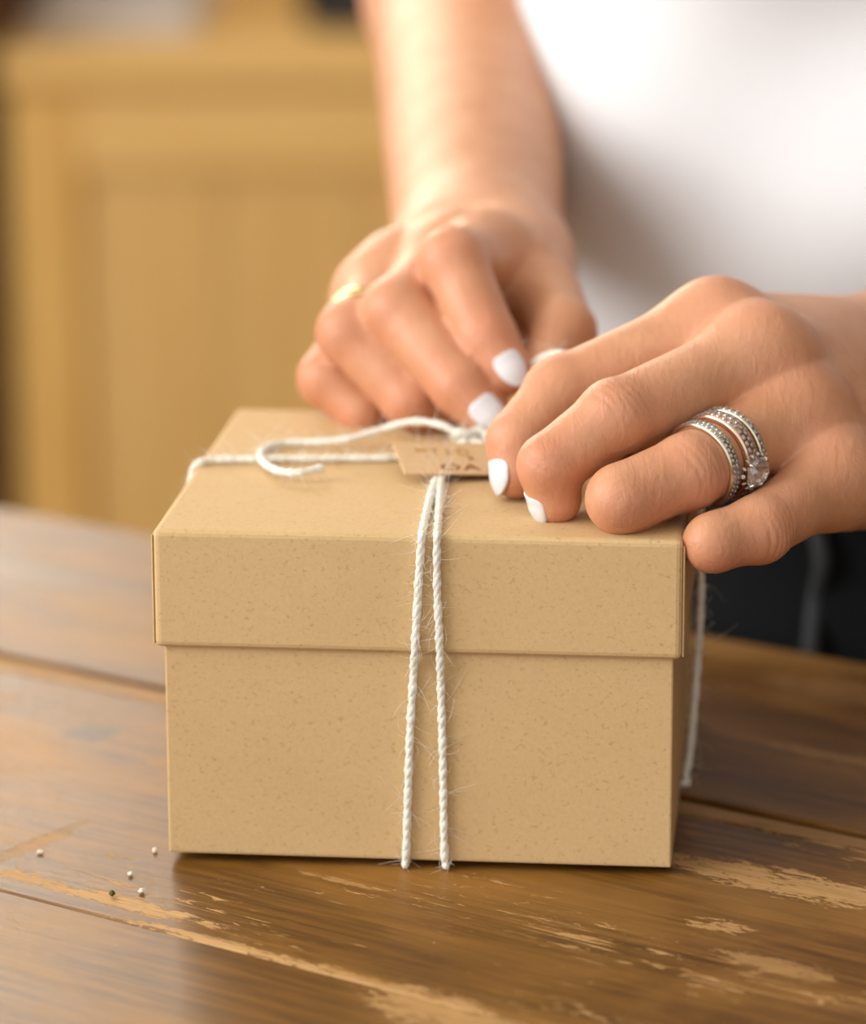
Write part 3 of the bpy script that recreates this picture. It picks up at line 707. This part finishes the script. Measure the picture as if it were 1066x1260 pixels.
for s_, n in enumerate(('index', 'middle', 'ring', 'little')):
    J = RH['f'][n][0]; d, fl = wrinkle(rv, n_r, J, dors(J), .25*mm, s_+10); dR += d; flush[1] = np.maximum(flush[1], fl)
    flush[1] = np.maximum(flush[1], .7*np.exp(-(np.linalg.norm(rv-V(J[3]), axis=1)/.010)**2))
parts_v = [lv2, rv+n_r*dR[:, None], bv]
person = empty('person', tor(0, 0, FZ), 'person in white T-shirt and black trousers tying twine on the gift box', 'person')
me = mesh_np('body', np.vstack(parts_v), np.vstack(parts_f))
a_ = me.attributes.new('flush', 'FLOAT', 'POINT'); a_.data.foreach_set('value', np.concatenate(flush).astype(np.float32))
link('body', me, SKIN, person, smooth=True)

# clothes
def cloth_from(name, prims, lo, hi, h, m, cutz=None, fold=None, parent=person):
    fl = Field(lo, hi, h); sl, A = paint(fl, prims); fl.F[sl] = A
    if fold is not None:
        X = fl.pts((slice(0, fl.n[0]), slice(0, fl.n[1]), slice(0, fl.n[2]))); fl.F += fold(X).astype(np.float32)
    if cutz is not None:
        Z = fl.ax[2][None, None, :]; fl.F = np.maximum(fl.F, cutz(Z).astype(np.float32))
    v, f = surface_nets(fl); v = relax(v, f, 3, .5); link(name, mesh_np(name, v, f), m, parent, smooth=True); return fl
sp = []
for z, wv, dv, f in ((-.03, .168, .120, -.012), (.06, .165, .114, .009), (.15, .167, .114, .016), (.27, .140, .114, .048), (.36, .165, .110, .055)):
    sp.append(('e', (tor(0, f, z), R3, (wv, dv, .10)), .04))
sp.append(('c', (RSH, LSH, .052, .052), .04))
for sh, el in ((RSH, REL), (LSH, LEL)): sp.append(('c', (sh, sh+(el-sh)*.42, .052, .054), .03))
sp.append(('c', (tor(0, .05, .40), tor(0, .06, .455), .062, .058), .03))
def folds(X):
    a = X[0]*TR[0]+X[1]*TR[1]; b = X[2]
    q = a*.75+b*1.0
    return -.0028*np.sin(q*62+.7*np.sin(b*21)) 
cloth_from('shirt', sp, (-.10, -.02, -.10), (.46, .62, .50), 4*mm, SHIRT, lambda Z: .042-Z, folds)
tp = []
for z, wv, dv in ((.05, .158, .108), (-.05, .172, .122), (-.12, .168, .118)): tp.append(('e', (tor(0, -.005, z), R3, (wv, dv, .09)), .04))
for s_ in (-1, 1):
    tp.append(('c', (tor(s_*.085, -.01, -.12), tor(s_*.095, .01, -.42), .088, .062), .03)); tp.append(('c', (tor(s_*.095, .01, -.42), tor(s_*.10, -.03, FZ+.06), .062, .048), .03))
TF_ = cloth_from('trousers', tp, (-.12, -.0, FZ), (.48, .66, .16), 6*mm, DENIM)
def hit(fl, px, py):
    d = nrm(ray(px, py))
    for t in np.arange(.9, 1.9, .002):
        k = np.round((CAM+d*t-fl.lo)/fl.h).astype(int)
        if (k >= 0).all() and (k < fl.n).all() and fl.F[tuple(k)] < .001: return CAM+d*(t-.003)
sp_ = [hit(TF_, x, y) for x, y in ((1002, 640), (1012, 690), (1004, 740), (998, 800), (996, 850))]
sp_ = [p for p in sp_ if p is not None]
if len(sp_) > 2:
    v, f = tube_arrays(spline(sp_, .003), .0028, 8); link('seam', mesh_np('seam', v, f), DENIM_SEAM, person, smooth=True)
for s_ in (-1, 1):
    bm = bmesh.new(); prof = []
    t = bmesh.new(); bmesh.ops.create_uvsphere(t, u_segments=24, v_segments=14, radius=1.0)
    Ms = Matrix(((TR[0]*.045, TF[0]*.125, 0, 0), (TR[1]*.045, TF[1]*.125, 0, 0), (0, 0, .045, 0), (0, 0, 0, 1)))
    t.transform(Matrix.Translation(tor(s_*.10, .03, FZ+.036)) @ Ms)
    for v in t.verts: v.co.z = max(v.co.z, FZ+.001)
    me = bm_mesh('shoe', t); link('shoe', me, SHOE, person, smooth=True); bm.free()
hp = [('e', (HEAD-TF*.012+V((0, 0, .016)), R3, (.084, .096, .104)), .02), ('e', (HEAD-TF*.06-V((0, 0, .03)), R3, (.07, .05, .08)), .03)]
hfl = Field(HEAD-.16, HEAD+.16, 4*mm); sl, A = paint(hfl, hp); hfl.F[sl] = A
X = hfl.pts((slice(0, hfl.n[0]), slice(0, hfl.n[1]), slice(0, hfl.n[2])))
fr = (X[0]-HEAD[0])*TF[0]+(X[1]-HEAD[1])*TF[1]; zz = X[2]-HEAD[2]
hfl.F = np.maximum(hfl.F, (np.minimum(fr-.03, (fr*.6-zz+.02)*.8)*.7).astype(np.float32))
v, f = surface_nets(hfl); link('hair', mesh_np('hair', v, f), HAIR, person, smooth=True)
for s_ in (-1, 1):
    t = bmesh.new(); bmesh.ops.create_uvsphere(t, u_segments=16, v_segments=10, radius=.011); t.transform(Matrix.Translation(HEAD+TF*.078+TR*s_*.030+V((0, 0, .002)))); link('eye', bm_mesh('eye', t), HAIR, person, smooth=True)

# fingernails: curved plates on the backs of the fingertips
def nail(J, Rr, dor, ln, wd, start=-.3, twist=0):
    ax = nrm(V(J[3])-V(J[2])); d = nrm(V(dor)-ax*np.dot(dor, ax)); sd = np.cross(ax, d)
    if twist: d, sd = math.cos(twist)*d+math.sin(twist)*sd, math.cos(twist)*sd-math.sin(twist)*d
    nu, nv_ = 13, 19; segl = float(np.linalg.norm(V(J[3])-V(J[2]))); base = V(J[3])+ax*start*ln; vt = []
    for i in range(nv_):
        t = i/(nv_-1)
        e = 1.0
        if t < .25: e = math.sqrt(max(0, 1-((.25-t)/.25)**2))*.45+.55
        if t > .45: e = math.sqrt(max(0, 1-((t-.45)/.56)**2.4))
        for j in range(nu):
            th = (j/(nu-1)-.5)*2*wd*e
            q_ = min(1.0, 1+(start*ln+ln*t)/segl); rr = (Rr[2]+(Rr[3]-Rr[2])*q_)*mm+(.00035-.0048*max(0, t-.3)**2)
            vt.append(base+ax*(ln*t)+rr*(math.cos(th)*d+math.sin(th)*sd*.98))
    top = np.array(vt); cen = base; low = top-.0007*np.repeat(np.array([d]), len(top), 0)
    n = nu*nv_; f = []
    for i in range(nv_-1):
        for j in range(nu-1):
            a = i*nu+j; f.append((a, a+1, a+nu+1, a+nu)); f.append((n+a, n+a+nu, n+a+nu+1, n+a+1))
    ring = [j for j in range(nu)]+[i*nu+nu-1 for i in range(1, nv_)]+[(nv_-1)*nu+j for j in range(nu-2, -1, -1)]+[i*nu for i in range(nv_-2, 0, -1)]
    for a, b in zip(ring, ring[1:]+ring[:1]): f.append((a, n+a, n+b, b))
    me = mesh_np('fingernail', np.vstack([top, low]), f); bm = bmesh.new(); bm.from_mesh(me); bmesh.ops.recalc_face_normals(bm, faces=bm.faces); bm.to_mesh(me); bm.free()
    o = link('fingernail', me, NAIL, person, smooth=True); return o
nail(LH['f']['index'][0], LH['f']['index'][1], nrm((-.95, -.22, .12)), 8.6*mm, .95, -.25)
nail(LH['f']['middle'][0], LH['f']['middle'][1], nrm((-.95, -.24, .1)), 8.8*mm, .85, -.28)
nail(RH['f']['index'][0], RH['f']['index'][1], nrm((-.1, -.75, .60)), 9.5*mm, .62, -.30)
nail(RH['f']['middle'][0], RH['f']['middle'][1], nrm((-.2, -.75, .55)), 10.5*mm, .66, -.34)

# ------------------------------------------------------------------ rings
def ring_obj(name, label, c, ax, r, width, rows, thick, edge, mat_band, solit=None, nst=30):
    ax = nrm(ax); e1 = nrm(np.cross(ax, [0, 0, 1])); e2 = np.cross(ax, e1)
    root = empty(name, c, label, 'ring', group=None)
    n = 72; prof = [(-width/2, 0), (-width/2, thick*.8), (-width/2+edge, thick), (width/2-edge, thick), (width/2, thick*.8), (width/2, 0)]
    vt = []; f = []; m = len(prof)
    for i in range(n):
        a = 2*PI*i/n; d = math.cos(a)*e1+math.sin(a)*e2
        for x, t in prof: vt.append(c+ax*x+d*(r+t))
    for i in range(n):
        for j in range(m): f.append((i*m+j, i*m+(j+1) % m, ((i+1) % n)*m+(j+1) % m, ((i+1) % n)*m+j))
    bm = bmesh.new(); bm.from_mesh(mesh_np('t', vt, f)); link('band', bm_mesh('band', bm), mat_band, root)
    bm = bmesh.new(); sr = (width-2*edge)/rows/2
    for k in range(rows):
        x = -width/2+edge+sr*(2*k+1); ns = int(2*PI*(r+thick)/(2.05*sr))
        for i in range(ns):
            a = 2*PI*(i+.5*(k % 2))/ns; d = math.cos(a)*e1+math.sin(a)*e2; s2 = -math.sin(a)*e1+math.cos(a)*e2
            add_gem(bm, c+ax*x+d*(r+thick), d, ax, s2, sr*.96)
    st = link('pave_stones', bm_mesh('pave_stones', bm), DIAMOND, root); st['kind'] = 'stuff'
    if solit is not None:
        d = nrm(V(solit)-ax*np.dot(solit, ax)); s2 = np.cross(d, ax); R_ = 4.0*mm; cc = c+d*(r+thick+1.9*mm)-ax*1.2*mm
        bm = bmesh.new(); add_gem(bm, cc, d, ax, s2, R_, big=True); link('diamond', bm_mesh('diamond', bm), DIAMOND, root)
        bm = bmesh.new()
        for q in range(4):
            a = PI/4+q*PI/2; o_ = math.cos(a)*ax+math.sin(a)*s2
            v, f = tube_arrays(spline([c+d*(r+thick*.6), cc+o_*R_*.75-d*1.3*mm, cc+o_*R_*1.02+d*.1*mm, cc+o_*R_*.86+d*.75*mm], .0003), .00042, 6)
            bm.from_mesh(mesh_np('t', v, f))
        link('prong', bm_mesh('prong', bm), PLATINUM, root, smooth=True)
        bm = bmesh.new()
        for q in range(14):
            a = 2*PI*q/14; o_ = math.cos(a)*ax+math.sin(a)*s2; d2 = nrm(d*.5+o_); add_gem(bm, cc+o_*(R_+.55*mm)-d*1.0*mm, d2, nrm(np.cross(d2, s2+.01*ax)), nrm(np.cross(d2, ax)), .62*mm)
        h_ = link('halo_stones', bm_mesh('halo_stones', bm), DIAMOND, root); h_['kind'] = 'stuff'
    return root
def add_gem(bm, c, d, a, b, r, big=False):
    """brilliant cut: table, crown, girdle, pavilion"""
    n = 12 if big else 6; rows = [(.55, .42), (.86, .22), (1.0, .0), (.93, -.10)] if big else [(.6, .45), (1.0, .0)]
    R = [[bm.verts.new(V(c)+r*(q*(math.cos(2*PI*(i+.5*(k % 2))/n)*a+math.sin(2*PI*(i+.5*(k % 2))/n)*b)+h*d)) for i in range(n)] for k, (q, h) in enumerate(rows)]
    bm.faces.new(R[0])
    for k, (A_, B_) in enumerate(zip(R, R[1:])):
        for i in range(n):
            if k % 2 == 0: bm.faces.new((A_[i], B_[i], A_[(i+1) % n])); bm.faces.new((A_[(i+1) % n], B_[i], B_[(i+1) % n]))
            else: bm.faces.new((A_[i], B_[i], B_[(i+1) % n])); bm.faces.new((A_[i], B_[(i+1) % n], A_[(i+1) % n]))
    p = bm.verts.new(V(c)-d*r*.72)
    for i in range(n): bm.faces.new((R[-1][i], p, R[-1][(i+1) % n]))
J = LH['f']['ring'][0]; rax = nrm(V(J[0])-V(J[1])); P0_, P1_ = V(J[1]), V(J[0]); rl = np.linalg.norm(P1_-P0_)
def on_ring(s): return P0_+rax*s
def to_px(p): d = V(p)-CAM; z = d@FW; return np.array([533+F_PX*(d@RT)/z, 630-F_PX*(d@UP)/z])
_e1 = nrm(np.cross(rax, [0, 0, 1])); _e2 = np.cross(rax, _e1)
solv = min((math.cos(a)*_e1+math.sin(a)*_e2 for a in np.linspace(0, 2*PI, 180)), key=lambda d: np.linalg.norm(to_px(on_ring(.0105)+d*12.5*mm)-V((903, 580)))+(0 if d[1] < 0 else 200))
ring_obj('diamond_ring', 'front narrow diamond eternity ring on the near hand, closest to the finger joint', on_ring(.0060), rax+V((.05, 0, 0)), 9.35*mm, 3.4*mm, 2, 1.5*mm, .35*mm, PLATINUM)
ring_obj('diamond_ring', 'wide pave diamond ring with one large round diamond in the middle of the stack', on_ring(.0122), rax, 9.5*mm, 4.4*mm, 2, 1.7*mm, .5*mm, ROSE, solit=solv)
ring_obj('diamond_ring', 'thin diamond eternity ring at the back of the stack nearest the knuckle', on_ring(.0160), rax-V((.03, 0, 0)), 9.7*mm, 2.4*mm, 1, 1.5*mm, .35*mm, PLATINUM)
J = RH['f']['ring'][0]; rax2 = nrm(V(J[0])-V(J[1])); cR = V(J[1])+rax2*.0085
def plain_ring(c, ax, r):
    ax = nrm(ax); e1 = nrm(np.cross(ax, [0, 0, 1])); e2 = np.cross(ax, e1); root = empty('gold_ring', c, 'plain yellow gold ring on the far hand', 'ring')
    C = np.array([c+r*(math.cos(a)*e1+math.sin(a)*e2) for a in np.linspace(0, 2*PI, 73)]); vt = []; n, m = 72, 10
    for i in range(n):
        d = nrm(C[i]-c)
        for j in range(m): b = 2*PI*j/m; vt.append(C[i]+d*math.cos(b)*.8*mm+ax*math.sin(b)*1.9*mm)
    f = [(i*m+j, i*m+(j+1) % m, ((i+1) % n)*m+(j+1) % m, ((i+1) % n)*m+j) for i in range(n) for j in range(m)]
    link('band', mesh_np('band', vt, f), GOLD, root, smooth=True)
plain_ring(cR, rax2+V((-.25, 0, .1)), 9.5*mm)

# ------------------------------------------------------------------ crumbs on the table
def crumb(px, py, r, m, name, label, cat, group, seed):
    rg = random.Random(seed); p = atz(px, py, TZ+r*.5); bm = bmesh.new(); bmesh.ops.create_icosphere(bm, subdivisions=2, radius=r)
    ph = [rg.uniform(0, 6) for _ in range(3)]; sq = [rg.uniform(.7, 1.25), rg.uniform(.7, 1.25), .6]
    for v in bm.verts:
        k = 1+.18*math.sin(v.co.x/r*3+ph[0])+.15*math.sin(v.co.y/r*4+ph[1])+.12*math.sin(v.co.z/r*5+ph[2]); v.co = Vector((v.co.x*k*sq[0], v.co.y*k*sq[1], v.co.z*k*sq[2]))
    zmin = min(v.co.z for v in bm.verts); o = link(name, bm_mesh(name, bm), m); o.location = (p[0], p[1], TZ-zmin+.0001); tag(o, label, cat, group)
crumb(190, 1047, .00085, CRUMB, 'crumb', 'white crumb on the table just left of the box corner', 'crumb', 'crumbs by the box', 1)
crumb(160, 1076, .0008, CRUMB, 'crumb', 'white crumb on the table, the middle one of three left of the box', 'crumb', 'crumbs by the box', 2)
crumb(174, 1097, .0009, CRUMB, 'crumb', 'white crumb on the table, nearest the pale worn patch', 'crumb', 'crumbs by the box', 3)
crumb(138, 1101, .0011, HERB, 'herb_flake', 'dark green herb flake on the table beside the pale worn patch', 'herb', None, 4)
crumb(50, 1049, .0007, CRUMB, 'crumb', 'tiny crumb at the end of a scratch near the left edge of the table', 'crumb', 'crumbs by the box', 5)
